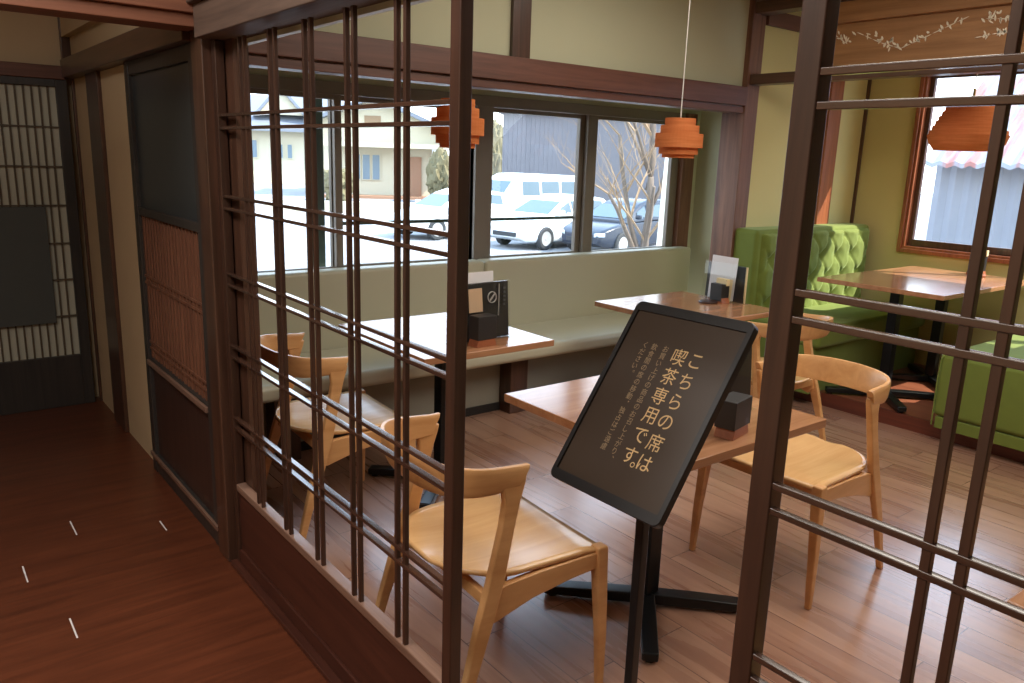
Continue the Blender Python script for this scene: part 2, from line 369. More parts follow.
# partition head: kamoi beam, wall above it, sill strip on the floor
sbox('trim_16', M['matt_y'], .82, -3, 1.83, .95, 2.70, 1.93, bevel=.004)
sbox('trim_17', M['matt_y'], .80, -3, 1.93, .95, 2.70, 2.05, bevel=.004)
sbox('trim_18', M['vinyl'], .935, -3, 1.815, .955, 2.70, 1.832)  # cream strip added as the window-lit underside of the lintel
sbox('wall_partition', M['plaster_corridor'], .84, -3, 2.05, .93, 5.15, 2.62)
sbox('trim_19', M['board'], .845, -3, 0, .955, 2.70, .018, bevel=.003)
# corridor post at the far end of the lattice, cross beam
struct(MB().box(.845, 2.72, 0, .93, 2.83, 2.05).build('trim_20', M['dark_z'], bevel=.006))
sbox('trim_21', M['red_beam'], -1.6, 2.72, 1.865, .845, 2.86, 1.905, bevel=.004)
sbox('trim_22', M['red_beam'], -1.6, 2.70, 1.905, .845, 2.88, 2.06, bevel=.004)
# corridor side beyond the post: lintel, posts, plaster strips
sbox('trim_23', M['dark_y'], .82, 2.83, 1.835, .90, 5.05, 1.93, bevel=.004)
sbox('wall_corridor', M['plaster_corridor'], .88, 3.80, 0, .93, 5.15, 2.05)
sbox('wall_corridor', M['plaster_corridor'], .88, 2.83, 1.93, .93, 3.80, 2.05)
sbox('trim_24', M['dark_z'], .86, 4.38, 0, .89, 4.64, 1.84, bevel=.004)
sbox('trim_25', M['dark_z'], .865, 5.035, 0, .89, 5.06, 1.84, bevel=.004)
sbox('wall_end', M['plaster_corridor'], -1.7, 5.10, 1.9, .93, 5.2, 2.62)
sbox('wall_end', M['plaster_corridor'], -1.7, 5.14, 0, .93, 5.2, 1.9)
sbox('trim_26', M['dark_x'], -1.6, 5.02, 1.825, .84, 5.10, 1.895, bevel=.004)
sbox('trim_27', M['dark_z'], .835, 5.06, 1.895, .88, 5.10, 2.62, bevel=.003)

# door_1: dark sliding door beside the post
d = struct(bpy.data.objects.new('door_1', None)); COL.objects.link(d)
y0, y1 = 2.84, 3.80
mb = MB()
mb.box(.855, y0, .0, .895, y0+.06, 1.835); mb.box(.855, y1-.06, 0, .895, y1, 1.835)
for z0, z1 in ((0, .09), (.52, .56), (1.20, 1.235), (1.78, 1.835)): mb.box(.858, y0+.06, z0, .893, y1-.06, z1)
mb.build('door_frame', M['door_frame'], d, bevel=.003)
MB().box(.872, y0+.05, 1.23, .882, y1-.05, 1.785).build('upper_panel', M['darkglass'], d)
MB().box(.872, y0+.05, .08, .882, y1-.05, .525).build('lower_board', M['door_board'], d)
MB().box(.876, y0+.05, .55, .884, y1-.05, 1.205).build('backing_board', M['redslat'], d)
mb = MB()
for i in range(19):
    yy = y0+.075+i*(y1-y0-.15)/18; mb.box(.868, yy-.009, .56, .878, yy+.009, 1.20)
for zz in (.60, .63, .90, .93): mb.box(.864, y0+.06, zz, .870, y1-.06, zz+.010)
mb.build('slat_panel', M['redslat'], d)
MB().box(.846, y0+.06, .53, .858, y1-.06, .552).build('ledge', M['sill'], d, bevel=.002)
MB().box(.846, y0, .075, .856, y1, .092).build('bottom_bead', M['sill'], d)
# door_2: shoji at the end of the corridor
d = struct(bpy.data.objects.new('door_2', None)); COL.objects.link(d)
mb = MB(); x0, x1 = -.35, .84
mb.box(x0, 5.03, 0, x0+.05, 5.065, 1.825); mb.box(x1-.055, 5.03, 0, x1, 5.065, 1.825)
mb.box(x0+.05, 5.03, 0, x1-.055, 5.065, .30); mb.box(x0+.05, 5.03, 1.785, x1-.055, 5.065, 1.825)
mb.build('door_frame', M['door_frame'], d, bevel=.003)
MB().box(x0+.04, 5.055, .29, x1-.04, 5.06, 1.79).build('paper_panel', M['shoji_paper'], d)
mb = MB(); k = 0; xx = x1-.055-.038
while xx > x0+.06:
    mb.box(xx-.004, 5.040, .30, xx+.004, 5.054, 1.785); xx -= .038
for zz in (1.575, 1.365, 1.155, .945, .74, .53): mb.box(x0+.05, 5.038, zz-.004, x1-.055, 5.052, zz+.004)
mb.build('lattice', M['shoji_bar'], d)
o = MB().box(.0, 5.020, .50, .68, 5.029, 1.15).build('notice_sheet', M['notice'], bevel=.001)
tag(o, 'plain dark grey sheet hung over the paper shoji door at the corridor end', 'panel')
d = struct(bpy.data.objects.new('door_3', None)); COL.objects.link(d)
mb = MB(); x0, x1 = -1.55, -.37
mb.box(x0, 5.03, 0, x0+.05, 5.065, 1.825); mb.box(x1-.055, 5.03, 0, x1, 5.065, 1.825)
mb.box(x0+.05, 5.03, 0, x1-.055, 5.065, .30); mb.box(x0+.05, 5.03, 1.785, x1-.055, 5.065, 1.825)
mb.build('door_frame', M['door_frame'], d)
MB().box(x0+.04, 5.055, .29, x1-.04, 5.06, 1.79).build('paper_panel', M['shoji_paper'], d)
# thin pale slivers on the corridor floor
mb = MB()
for x, y, L in ((.436, 3.335, .145), (.234, 3.04, .135), (.31, 2.585, .13), (.73, 3.16, .10)):
    mb.box(x-.0025, y-L/2, 0, x+.0025, y+L/2, .0008)
mb.build('pale_sliver', M['paper'], fc)

# ------------------------------------------------------------------ lattice screens
ZP = ((1.604, 1.564), (1.349, 1.309), (1.092, 1.054), (.843, .803), (.580, .543))
ZR = ((1.618, 1.578), (1.346, 1.310), (1.077, 1.040), (.812, .774), (.548, .511))
def lattice(x, ya, yb, firsts, label, group, ZP=ZP):
    """ya = near stile inner edge (towards camera), yb far end; x = corridor face"""
    t = thing('lattice_screen', label, 'screen', (x, (ya+yb)/2, .018), 0, group)
    oy = (ya+yb)/2; Z = .018
    def B(name, mat, y0, y1, z0, z1, d0, d1, bev=.0015):
        return MB().box(d0, y0-oy, z0-Z, d1, y1-oy, z1-Z).build(name, mat, t, bevel=bev)
    for y in (ya, yb-.035): B('stile', M['bar_z'], y, y+.035, .018, 1.828, 0, .030, .003)
    for f in firsts:
        for k in (0, -.039):
            B('vertical_bar', M['bar_z'], f+k-.012, f+k, .325, 1.82, .004, .016)
    for pz in ZP:
        for z in pz: B('horizontal_bar', M['bar_y'], ya+.034, yb-.034, z-.010, z, .002, .019 if x < .9 else .014)
    B('lower_board', M['board'], ya+.034, yb-.034, .07, .31, .008, .020)
    B('sill_rail', M['sill'], ya+.034, yb-.034, .300, .326, 0, .034, .003)
    B('bottom_rail', M['board'], ya+.034, yb-.034, .018, .07, 0, .030, .003)
    return t
lattice(.87, 1.285, 2.70, [1.540+.2335*i for i in range(5)], 'dark wooden lattice screen left of the sign, before the bay windows', None)
lattice(.91, -.82, .603, [.366-.2335*i for i in range(5)], 'dark wooden lattice screen right of the sign, in front of the green booth', None, ZR)

# ------------------------------------------------------------------ carved transom over the step
t = thing('transom', 'carved wooden transom with openwork leaves, their light painted cream, above the step to the green booth', 'transom', (4.52, .3, 2.0))
MB().box(-.05, -3.3, 0, .05, 2.98, .065).build('bottom_rail', M['dark_y'], t, bevel=.004)
MB().box(-.05, -3.3, .315, .05, 2.55, .43).build('top_rail', M['ranma'], t, bevel=.004)
MB().box(-.06, -3.3, .43, .06, 2.98, .50).build('head_rail', M['dark_y'], t, bevel=.004)
MB().box(-.018, -3.3, .065, .018, 2.55, .33).build('carved_panel', M['ranma'], t)
MB().box(-.04, 2.51, .065, .04, 2.55, .43).build('end_stile', M['ranma'], t, bevel=.003)
mb = MB(); rnd = random.Random(3)
def leaf(y, z, a, L, w):
    c, s = math.cos(a), math.sin(a)
    pts = [(-L, 0), (-L*.3, w), (L*.5, w*.8), (L, 0), (L*.5, -w*.8), (-L*.3, -w)]
    mb.prism([(y+c*p-s*q, z+s*p+c*q) for p, q in pts], -.024, -.017, 'x')
# branches given along the panel (y from the far end going nearer, z height)
def branch(pts, nleaf, spread):
    for i in range(len(pts)-1):
        (ya, za), (yb, zb) = pts[i], pts[i+1]
        a = math.atan2(zb-za, yb-ya)
        for k in range(3):
            f = (k+.5)/3; leaf(ya+(yb-ya)*f, za+(zb-za)*f, a, math.hypot(yb-ya, zb-za)/6.5, .0022)
    for k in range(int(nleaf*1.8)):
        f = rnd.random()*(len(pts)-1); i = int(f); f -= i
        (ya, za), (yb, zb) = pts[i], pts[i+1]
        leaf(ya+(yb-ya)*f+rnd.uniform(-spread, spread), min(.305, za+(zb-za)*f+rnd.uniform(-spread*.5, spread)), rnd.uniform(.3, 2.2), rnd.uniform(.009, .018), rnd.uniform(.003, .006))
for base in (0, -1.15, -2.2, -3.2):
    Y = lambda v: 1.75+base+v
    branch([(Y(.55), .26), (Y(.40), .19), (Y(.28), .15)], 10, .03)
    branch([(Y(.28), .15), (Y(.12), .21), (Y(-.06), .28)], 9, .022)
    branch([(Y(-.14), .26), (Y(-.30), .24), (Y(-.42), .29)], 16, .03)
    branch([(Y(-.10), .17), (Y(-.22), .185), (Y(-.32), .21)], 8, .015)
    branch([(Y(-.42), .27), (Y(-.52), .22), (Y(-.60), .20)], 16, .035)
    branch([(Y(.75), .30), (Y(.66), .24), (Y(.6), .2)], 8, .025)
mb.build('leaf_hole_light', M['hole_light'], t)['kind'] = 'stuff'  # pale relief pieces stand in for light shining through carved holes

# ------------------------------------------------------------------ white banquette along the bay window
t = thing('banquette', 'long cream vinyl wall bench under the bay windows', 'bench', (3.0, 3.75, 0))
def cushion(name, x0, y0, z0, x1, y1, z1, mat, bev):
    return MB().box(x0-3.0, y0-3.75, z0, x1-3.0, y1-3.75, z1).build(name, mat, t, bevel=bev, seg=4)
cushion('backrest', .95, 3.965, .36, 2.90, 4.085, .862, M['vinyl'], .022)
cushion('backrest', 2.905, 3.965, .36, 4.88, 4.085, .862, M['vinyl'], .022)
cushion('seat', 1.0, 3.43, .345, 4.88, 3.975, .43, M['vinyl_seat'], .03)
cushion('kick_panel', .95, 3.64, 0, 4.86, 3.68, .35, M['kick'], 0)
cushion('base_board', .95, 3.63, 0, 4.86, 3.64, .05, M['black_matt'], .002)
for x in (1.35, 2.79, 4.3):
    cushion('leg', x, 3.53, 0, x+.13, 3.64, .345, M['dark_z'], .004)

# ------------------------------------------------------------------ tables
def table_base(t, cx, cy, h, arm=.345, n=''):
    MB().box(cx-.03, cy-.03, .05, cx+.03, cy+.03, h-.03).build('column', M['black'], t, bevel=.004)
    for a in range(4):
        ang = R(45+90*a); rot = Matrix.Translation((cx, cy, 0)) @ Matrix.Rotation(ang, 4, 'Z')
        mb = MB()
        mb.loft([[rot @ Vector((x, s*w, z)) for s, z in ((-1, .012), (1, .012), (1, zt), (-1, zt))] for x, w, zt in ((.02, .028, .050), (arm*.5, .028, .048), (arm, .026, .042), (arm+.008, .023, .038))])
        f = mb.build('foot', M['black'], t, bevel=.004)
        MB().lathe([(0.001, 0), (.016, 0), (.016, .013), (.001, .013)], 12, tuple(rot @ Vector((arm-.02, 0, 0)))).build('glide', M['black_matt'], f)
    MB().box(cx-.13, cy-.13, h-.034, cx+.13, cy+.13, h-.028).build('top_plate', M['black'], t)
def table(x0, x1, y0, y1, h, label, z=0, cols=None, group=None):
    cx, cy = (x0+x1)/2, (y0+y1)/2; w, dd = (x1-x0)/2, (y1-y0)/2
    t = thing('dining_table', label, 'table', (cx, cy, z), 0, group)
    MB().box(-w, -dd, h-.028, w, dd, h).build('table_top', M['table'], t, bevel=.003)
    for c in (cols or [(0, 0)]): table_base(t, c[0], c[1], h)
    return t
table(1.57, 2.28, 1.255, 2.02, .72, 'square wooden dining table right behind the black sign')
table(1.57, 2.28, -.30, .465, .72, 'square wooden dining table at the right edge of the photo, only its corner in view')
table(1.58, 2.25, 2.545, 3.30, .72, 'square wooden dining table by the bench, seen through the left lattice')
table(3.09, 3.84, 2.46, 3.17, .72, 'square wooden dining table in front of the green tufted booth back')
table(4.60, 5.86, 1.94, 2.72, .735, 'long wooden dining table on the raised floor between the two green benches', z=.085, cols=[(-.36, 0), (.28, 0)])

# ------------------------------------------------------------------ chairs
def make_chair(label):
    t = thing('dining_chair', label, 'chair', group=None)
    # seat: rounded back, straight front, dished
    def hw(x):   # half width at x
        f = (x+.235)/.455
        f = min(max(f, 0), 1)
        return .226*(1-(1-min(f/.42, 1))**2.4)**.5+.016*f if f > 0 else .0
    def seatfn(u, v):
        x = -.234+.457*u**1.25
        w = max(hw(x+.004), .06); s = 2*v-1
        y = w*s
        z = .450-.016*math.cos(s*math.pi/2)*math.cos((x+.02)/.27*math.pi/2) + (.012*max(0, (-x-.1)/.13)*min(1, (y/.2)**2)) - .010*max(0, (x-.16)/.06)
        return (x, y, z)
    MB().grid(seatfn, 26, 22).build('seat', M['seat_ply'], t, smooth=True, solid=.013, solid_off=-1, bevel=0)
    # side aprons and front apron
    for s in (-1, 1):
        pts = [(.205, .434), (.205, .386), (.10, .378), (-.02, .358), (-.145, .322), (-.175, .352), (-.165, .402), (-.11, .423), (0, .430)]
        mb = MB(); mb.loft([[(x, s*(.236 if x > 0 else .232)-s*.011, z) for x, z in pts], [(x, s*(.236 if x > 0 else .232)+s*.011, z) for x, z in pts]])
        mb.build('side_apron', M['chair'], t, bevel=.004)
        # front leg
        rings = []
        for z, r_, x, y in ((0, .0105, .222, .256), (.18, .0145, .219, .250), (.38, .0185, .212, .238), (.442, .019, .210, .236), (.450, .017, .210, .236)):
            rings.append([(x+r_*a, s*y+r_*b, z) for a, b in ((-1, -1), (1, -1), (1, 1), (-1, 1))])
        MB().loft(rings).build('front_leg', M['chair'], t, bevel=.005, seg=3)
        # rear leg: foot swept back, top reaching forward to the arm tip
        rings = []
        for z, a, b, x, y in ((0, .012, .011, -.272, .255), (.18, .017, .012, -.222, .250), (.33, .024, .013, -.176, .242), (.44, .024, .013, -.142, .237), (.58, .021, .0125, -.108, .231), (.65, .024, .012, -.094, .229), (.69, .034, .0105, -.090, .228), (.712, .038, .009, -.088, .2275)):
            rings.append([(x+a*p, s*y+b*q, z) for p, q in ((-1, -1), (1, -1), (1, 1), (-1, 1))])
        MB().loft(rings).build('rear_leg', M['chair'], t, bevel=.005, seg=3)
    MB().box(.193, -.220, .393, .211, .220, .434).build('front_apron', M['chair'], t, bevel=.003)
    MB().box(-.165, -.225, .368, -.145, .225, .403).build('rear_apron', M['chair'], t, bevel=.003)
    # curved back rail
    rings = []
    N = 28
    for i in range(N+1):
        th = -math.pi/2+math.pi*i/N; c, s_ = max(0, math.cos(th)), math.sin(th)
        y = .228*s_; x = -.075-.215*c**.5
        h = .060+.034*c**.6; zc = .712+.006*c; lean = .012*c
        nx, ny = -max(c, .0), s_*1.0; n_ = math.hypot(nx*1.0, ny) or 1; nx /= n_; ny /= n_
        th_ = .0125-.0015*c
        ring = []
        for q, e in ((-1, -1), (-.6, -1.0), (.6, -1.0), (1, -.5), (1, .5), (.6, 1.0), (-.6, 1.0), (-1, .6)):
            # q: along height, e: across thickness
            zz = zc+q*h/2; off = e*th_+q*lean
            ring.append((x+nx*off, y+ny*off, zz))
        rings.append(ring)
    # pointed forward tips
    def tip(ring, sgn):
        return [(p[0]+.006+.40*(p[2]-.682), p[1]+sgn*.004, .742+(p[2]-.742)*.75) for p in ring]
    rings = [tip(rings[0], -1)]+rings+[tip(rings[-1], 1)]
    MB().loft(rings).build('back_rail', M['chair'], t, bevel=.003, smooth=True)
    return t
ch = make_chair('light oak chair nearest the black sign, its back against the left lattice')
copy_tree(ch, (1.275, .10, 0), 0, 'light oak chair at the bottom right corner behind the right lattice, barely in view')
ch.location = (1.27, 1.675, 0); ch.rotation_euler = (0, 0, R(-3.6))
copy_tree(ch, (1.37, 2.885, 0), R(-3), 'light oak chair behind the left lattice, pushed towards the table by the bench, whitish seat')
copy_tree(ch, (2.59, 1.54, 0), R(180), 'light oak chair facing the black sign on the far side of its table')
copy_tree(ch, (3.54, 2.345, 0), R(90), 'light oak chair half hidden behind the right lattice stile, nearest the step to the booth')

# ------------------------------------------------------------------ pendant lamps
def tiered(mb, tiers, n=40):
    for r0, r1, z0, z1 in tiers:
        rings = [[(r*math.cos(2*math.pi*k/n), r*math.sin(2*math.pi*k/n), z) for k in range(n)] for r, z in ((r0, z0), (r1, z1), (r1-.0015, z1), (r0-.0015, z0))]
        mb.loft(rings, loop=True, cap=False)
def pendant(loc, ztop, label, sc=1.0):
    t = thing('pendant_lamp', label, 'lamp', loc, 0, None)
    mb = MB(); tiered(mb, [(.078*sc, .078*sc, .158, .198), (.098*sc, .098*sc, .118, .162), (.122*sc, .122*sc, .052, .122), (.100*sc, .100*sc, .018, .058), (.082*sc, .082*sc, 0, .024)])
    mb.build('lamp_shade', M['shade'], t)
    mb = MB()
    for a in (0, 60, 120):
        c_, s_ = math.cos(R(a)), math.sin(R(a)); mb.tube([(-.12*sc*c_, -.12*sc*s_, .10), (.12*sc*c_, .12*sc*s_, .10)], .0025, 6)
    mb.build('spoke', M['block'], t)
    MB().lathe([(.001, .19), (.018, .19), (.02, .14), (.015, .12), (.03, .10), (.034, .08), (.022, .055), (.001, .05)], 20).build('bulb', M['paper'], t, smooth=True)
    MB().lathe([(.001, .175), (.079*sc, .175), (.079*sc, .179), (.001, .179)], 32).build('top_disc', M['shade'], t)
    MB().tube([(0, 0, .19), (0, 0, ztop-loc[2])], .0028, 8).build('cord', M['cord'], t)
    MB().lathe([(.001, ztop-loc[2]-.03), (.03, ztop-loc[2]-.03), (.045, ztop-loc[2]), (.001, ztop-loc[2])], 20).build('ceiling_rose', M['paper'], t)
    return t
pendant((3.27, 2.8, 1.522), 2.62, 'small tiered wooden pendant lamp hanging in front of the bare tree outside', 1.0)
pendant((1.93, 2.86, 1.528), 2.62, 'small tiered wooden pendant lamp half hidden behind the left lattice stile', .92)
lx, ly, lz = 5.2, 2.205, 1.625
t = thing('pendant_lamp', 'wide cone-shaped wooden pendant lamp over the long table at the green booth', 'lamp', (lx, ly, lz))
mb = MB(); n = 48; prof = [(.118, .270)]
tiers = []
zz = .09
for i in range(7):
    r0 = .215-(.215-.115)*(i/7); r1 = .215-(.215-.115)*((i+1)/7)
    tiers.append((r0, r1+.011, .085+i*.028, .085+(i+1)*.028+.003))
tiers += [(.205, .222, .035, .088), (.175, .205, 0, .04)]
tiered(mb, tiers, 48); mb.build('lamp_shade', M['shade'], t)
MB().lathe([(.001, .279), (.113, .279), (.113, .283), (.001, .283)], 32).build('top_disc', M['shade'], t)
MB().lathe([(.001, .26), (.02, .26), (.022, .2), (.04, .15), (.04, .12), (.001, .10)], 20).build('bulb', M['paper'], t, smooth=True)
MB().tube([(0, 0, .283), (0, 0, .36)], .008, 10).build('cord_grip', M['brass'], t)
MB().tube([(0, 0, .35), (0, 0, 2.62-lz)], .003, 8).build('cord', M['cord'], t)

# ------------------------------------------------------------------ green booth
def button_grid(x0, x1, z0, z1, dx, dz):
    pts = []; r_ = 0; z = z0
    while z < z1:
        x = x0+(dx/2 if r_ % 2 else 0)
        while x <= x1+1e-6: pts.append((x, z)); x += dx
        z += dz; r_ += 1
    return pts
bx0, bx1, bzt = 4.47, 5.90, 1.085
t = thing('booth_bench', 'green velvet booth bench with tall button-tufted back against the far wall', 'bench', ((bx0+bx1)/2, 2.9, .085))
ox = (bx0+bx1)/2; hwid = (bx1-bx0)/2
MB().box(-hwid, .20, .0, hwid, .395, 1.0).build('back_frame', M['green'], t, bevel=.03, seg=4)
btn = button_grid(-hwid+.12, hwid-.1, .50, .97, .205, .148)
def tuft(u, v):
    x = -hwid+.045+u*(2*hwid-.09); z = .36+v*(.975-.36)
    dmin = 9; 
    best = sorted((math.hypot((x-a)*1.0, (z-b)*1.25) for a, b in btn))[:2]
    dm = best[0]; 
    # pleats run diagonally between buttons
    px = (x-btn[0][0])/.205; pz = (z-btn[0][1])/.148
    g1 = abs(((px+pz/2) % 1)-.5)*2; g2 = abs(((px-pz/2) % 1)-.5)*2
    pl_ = min(1-g1, 1-g2)
    bulge = .018+.030*min(1, dm/.085)**.8-.014*math.exp(-(pl_/.10)**2)
    e = min(u, 1-u, v, 1-v); bulge *= min(1, e/.03)**.5
    if z > .985: bulge *= .6
    return (x, .205-bulge, z)
MB().grid(tuft, 120, 60).build('tufted_cushion', M['green'], t, smooth=True)
for a, b in btn:
    MB().lathe([(.001, 0), (.008, .001), (.010, .004), (.008, .008), (.001, .009)], 10).build('button', M['green'], t, smooth=True)
    o = bpy.context.scene.collection.objects[-1]
    o.rotation_euler = (R(90), 0, 0); o.location = (a, .198, b)
MB().box(-hwid, -.32, .30, hwid, .20, .44).build('seat_cushion', M['green'], t, bevel=.035, seg=5)
MB().box(-hwid+.01, -.28, .0, hwid-.01, .20, .31).build('base', M['green'], t, bevel=.006)
t = thing('booth_bench', 'green velvet booth bench nearest the camera, only its plain end and seat in view', 'bench', (5.2, 1.55, .085))
MB().box(-.69, -.22, .075, .69, .325, .435).build('seat_cushion', M['green'], t, bevel=.03, seg=5)
MB().box(-.685, -.22, .005, .67, .30, .072).build('plinth', M['green'], t, bevel=.004)
mb = MB(); mb.tube([(-.692, .312, .02), (-.692, .316, .30), (-.69, .312, .40), (-.684, .29, .432), (-.684, -.22, .434)], .004, 6); mb.build('piping', M['green'], t)
MB().box(-.69, -.45, .0, .69, -.22, 1.0).build('backrest', M['green'], t, bevel=.03, seg=4)

# ------------------------------------------------------------------ sign on its stand
tl, tr, br_, bl = [Vector(v) for v in ((1.4042, 1.2844, 1.1716), (1.3959, .9445, 1.1779), (1.1306, .9438, .7899), (1.1389, 1.2837, .7836))]
E0 = Vector((0, 0, 1.5))
ctr = (tl+tr+br_+bl)/4
ax = ((tr-tl)+(br_-bl)).normalized(); ay = ((tl-bl)+(tr-br_)); ay = (ay-ax*ay.dot(ax)).normalized(); az = ax.cross(ay)
SWd = ((tr-tl).length+(br_-bl).length)/2; SHt = ((tl-bl).length+(tr-br_).length)/2
if az.dot(E0-ctr) < 0: print('SIGN NORMAL FLIPPED')
px_, py_ = ctr.x+.012, ctr.y+.0
t = thing('sign_stand', 'black framed sign on a floor stand, tilted back, gold vertical Japanese writing on brown', 'sign', (px_, py_, 0))
rot = Matrix((ax, ay, az)).transposed().to_4x4(); rot.translation = ctr-Vector((px_, py_, 0))
def rr(w, h, r, n=5):
    pts = []
    for cx, cy, a0 in ((w-r, h-r, 0), (-w+r, h-r, 90), (-w+r, -h+r, 180), (w-r, -h+r, 270)):
        for k in range(n+1): a = R(a0+90*k/n); pts.append((cx+r*math.cos(a), cy+r*math.sin(a)))
    return pts
mb = MB(); W2, H2 = SWd/2, SHt/2
o_ = rr(W2, H2, .016); i_ = rr(W2-.013, H2-.024, .004)
mb.loft([[rot @ Vector((x, y, z)) for x, y in p] for p, z in ((o_, -.012), (o_, .003), ([(a*.994, b*.994) for a, b in o_], .005), (i_, .005), (i_, -.002))], cap=False)
mb.build('sign_frame', M['sign_frame'], t)
mb = MB(); mb.loft([[rot @ Vector((x, y, z)) for x, y in rr(W2-.012, H2-.020, .004)] for z in (-.011, .0)])
face = mb.build('sign_face', M['sign_face'], t)
curve = bpy.data.curves.new('glyph', 'FONT'); curve.align_x = 'CENTER'; curve.align_y = 'CENTER'
tobj = bpy.data.objects.new('glyph', curve); COL.objects.link(tobj)
def writing(name, items, mat):
    """items: list of (char, u, v, size); u right, v down, fractions of the board"""
    bm = bmesh.new()
    for chx, u, v, size in items:
        curve.body = chx; bpy.context.view_layer.update()
        dg = bpy.context.evaluated_depsgraph_get(); me = bpy.data.meshes.new_from_object(tobj.evaluated_get(dg))
        if not len(me.vertices): continue
        xs = [q.co.x for q in me.vertices]; ys = [q.co.y for q in me.vertices]
        small = chx in '。、・'
        cx, cy = (min(xs)+max(xs))/2, (min(ys)+max(ys))/2
        n0 = len(bm.verts); bm.from_mesh(me); bm.verts.ensure_lookup_table()
        for q in bm.verts[n0:]:
            lx_ = (q.co.x-cx)*size+(u-.5)*SWd; ly_ = (q.co.y-cy)*size+(.5-v)*SHt
            if small: lx_ += size*.28; ly_ += size*.28
            q.co = rot @ Vector((lx_, ly_, .0008))
        bpy.data.meshes.remove(me)
    me = bpy.data.meshes.new(name); bm.to_mesh(me); bm.free(); me.materials.append(mat)
    o = bpy.data.objects.new(name, me); COL.objects.link(o); o.parent = face if False else t
    return o
it = [(c, .695, .241+.1045*i, .043) for i, c in enumerate('こちらの席は')]
it += [(c, .558, .241+.1025*i, .043) for i, c in enumerate('喫茶専用です')]+[('。', .578, .815, .04)]
w1 = writing('large_lettering', it, M['gold'])
it = [(c, .425, .218+.0390*i, .0175) for i, c in enumerate('お買い上げの商品のお召し上がり、')]
it += [(c, .325, .221+.0386*i, .0175) for i, c in enumerate('飲食間の席の移動・独占はご遠慮')]
it += [(c, .242, .222+.0390*i, .0175) for i, c in enumerate('ください。')]
w2 = writing('small_lettering', it, M['gold_dim'])
bpy.data.objects.remove(tobj)
MB().box(-.012, -.012, .012, .012, .012, ctr.z+.0).build('pole', M['sign_frame'], t, bevel=.003)
MB().lathe([(.001, 0), (.15, 0), (.15, .008), (.02, .014), (.001, .014)], 40).build('base_plate', M['sign_frame'], t)
MB().box(-.03, -.05, -.032, .03, .02, -.011, rot=rot).build('tilt_bracket', M['sign_frame'], t, bevel=.003)

# ------------------------------------------------------------------ menu stands and napkin boxes on the tables
def menu(loc, rz, label, w=.30, h=.23, paper=True, motif=False, clear=False):
    t = thing('menu_holder', label, 'menu holder', loc, rz)
    # clear acrylic stand: base foot and upright sheet pair, leaning back slightly
    MB().box(-w/2, -.035, 0, w/2, .045, .003).build('foot', M['acrylic'], t)
    mb = MB(); mb.prism([(-.018, .003), (-.015, .003), (.004, h), (.001, h)], -w/2, w/2, 'x')
    mb.build('front_sheet', M['acrylic'], t)
    if clear:
        mb = MB(); mb.prism([(.006, .004), (.012, .004), (.026, h-.01), (.020, h-.01)], w/2-.085, w/2-.01, 'x'); s_ = mb.build('menu_card', M['black_matt'], t)
        mb = MB(); mb.prism([(.006, .004), (.010, .004), (.022, h-.012), (.018, h-.012)], -w/2+.01, -w/2+.05, 'x'); mb.build('menu_card', M['black_matt'], t)
        mb = MB(); mb.prism([(-.010, .006), (-.006, .006), (.012, h+.035), (.008, h+.035)], -w/2+.045, w/2-.075, 'x'); mb.build('paper_sheet', M['paper'], t)
        mb = MB(); mb.prism([(-.024, .006), (-.021, .006), (-.014, h*.60), (-.017, h*.60)], -.03, w/2-.08, 'x'); mb.build('paper_card', M['cream_card'], t)
        mb = MB(); mb.box(w/2-.012, .008, .003, w/2, .013, h-.008); mb.build('edge_strip', M['cream_card'], t)
    else:
        mb = MB(); mb.prism([(-.012, .004), (.010, .004), (.026, h-.003), (.006, h-.003)], -w/2+.004, w/2-.004, 'x'); c = mb.build('menu_card', M['black_matt'], t, bevel=.001)
        if paper:
            mb = MB(); mb.prism([(.026, .02), (.029, .02), (.044, h+.04), (.041, h+.04)], -w/2+.04, w/2-.06, 'x'); mb.build('paper_sheet', M['paper'], t)
        if motif:
            mb = MB(); mb.prism([(-.0215, .13), (-.0185, .13), (-.0085, h-.02), (-.0115, h-.02)], -w*.25, -w*.02, 'x'); mb.build('kraft_label', M['kraft'], t)
            mb = MB(); c0 = Vector((w*.17, -.0075, h-.065)); n = 24
            rg = []
            for k in range(n):
                a = 2*math.pi*k/n; q = Vector((math.cos(a), .08*math.sin(a), math.sin(a)))
                rg.append([c0+q*.025+Vector((0, -.004, 0)), c0+q*.022+Vector((0, -.004, 0)), c0+q*.022+Vector((0, .001, 0)), c0+q*.025+Vector((0, .001, 0))])
            mb.loft(rg, loop=True, cap=False)
            for dx, dz in ((-.004, -.004), (.004, .004)):
                rot_ = Matrix.Translation(c0+Vector((dx, -.003, dz))) @ Matrix.Rotation(R(-50), 4, 'Y'); mb.box(-.013, -.001, -.0035, .013, .001, .0035, rot=rot_)
            mb.box(w*.29, -.009, .10, w*.30, -.005, h-.01)
            mb.build('round_emblem', M['hub'], t)
            mb = MB(); rn = random.Random(5)
            for k in range(5):
                mb.box(w*.38+rn.uniform(-.006, .002), -.0075, h-.035-k*.018, w*.38+.012, -.0045, h-.027-k*.018)
            mb.build('script_mark', M['notice'], t)
    return t
def napkin(loc, rz, label, w=.09, tall=.115, card=False):
    t = thing('napkin_box', label, 'napkin box', loc, rz)
    MB().prism([(-.055, 0), (.055, 0), (.045, .03), (-.045, .03)], -.03, .03, 'y').build('wooden_base', M['block'], t, bevel=.002)
    MB().box(-w/2, -.032, .012 if card else .03, w/2, .032, tall).build('box', M['black_matt'], t, bevel=.002)
    if card:
        mb = MB(); mb.box(-w/2+.012, .0, tall-.01, w/2+.004, .026, tall+.028); mb.build('napkins', M['cream_card'], t)
    return t
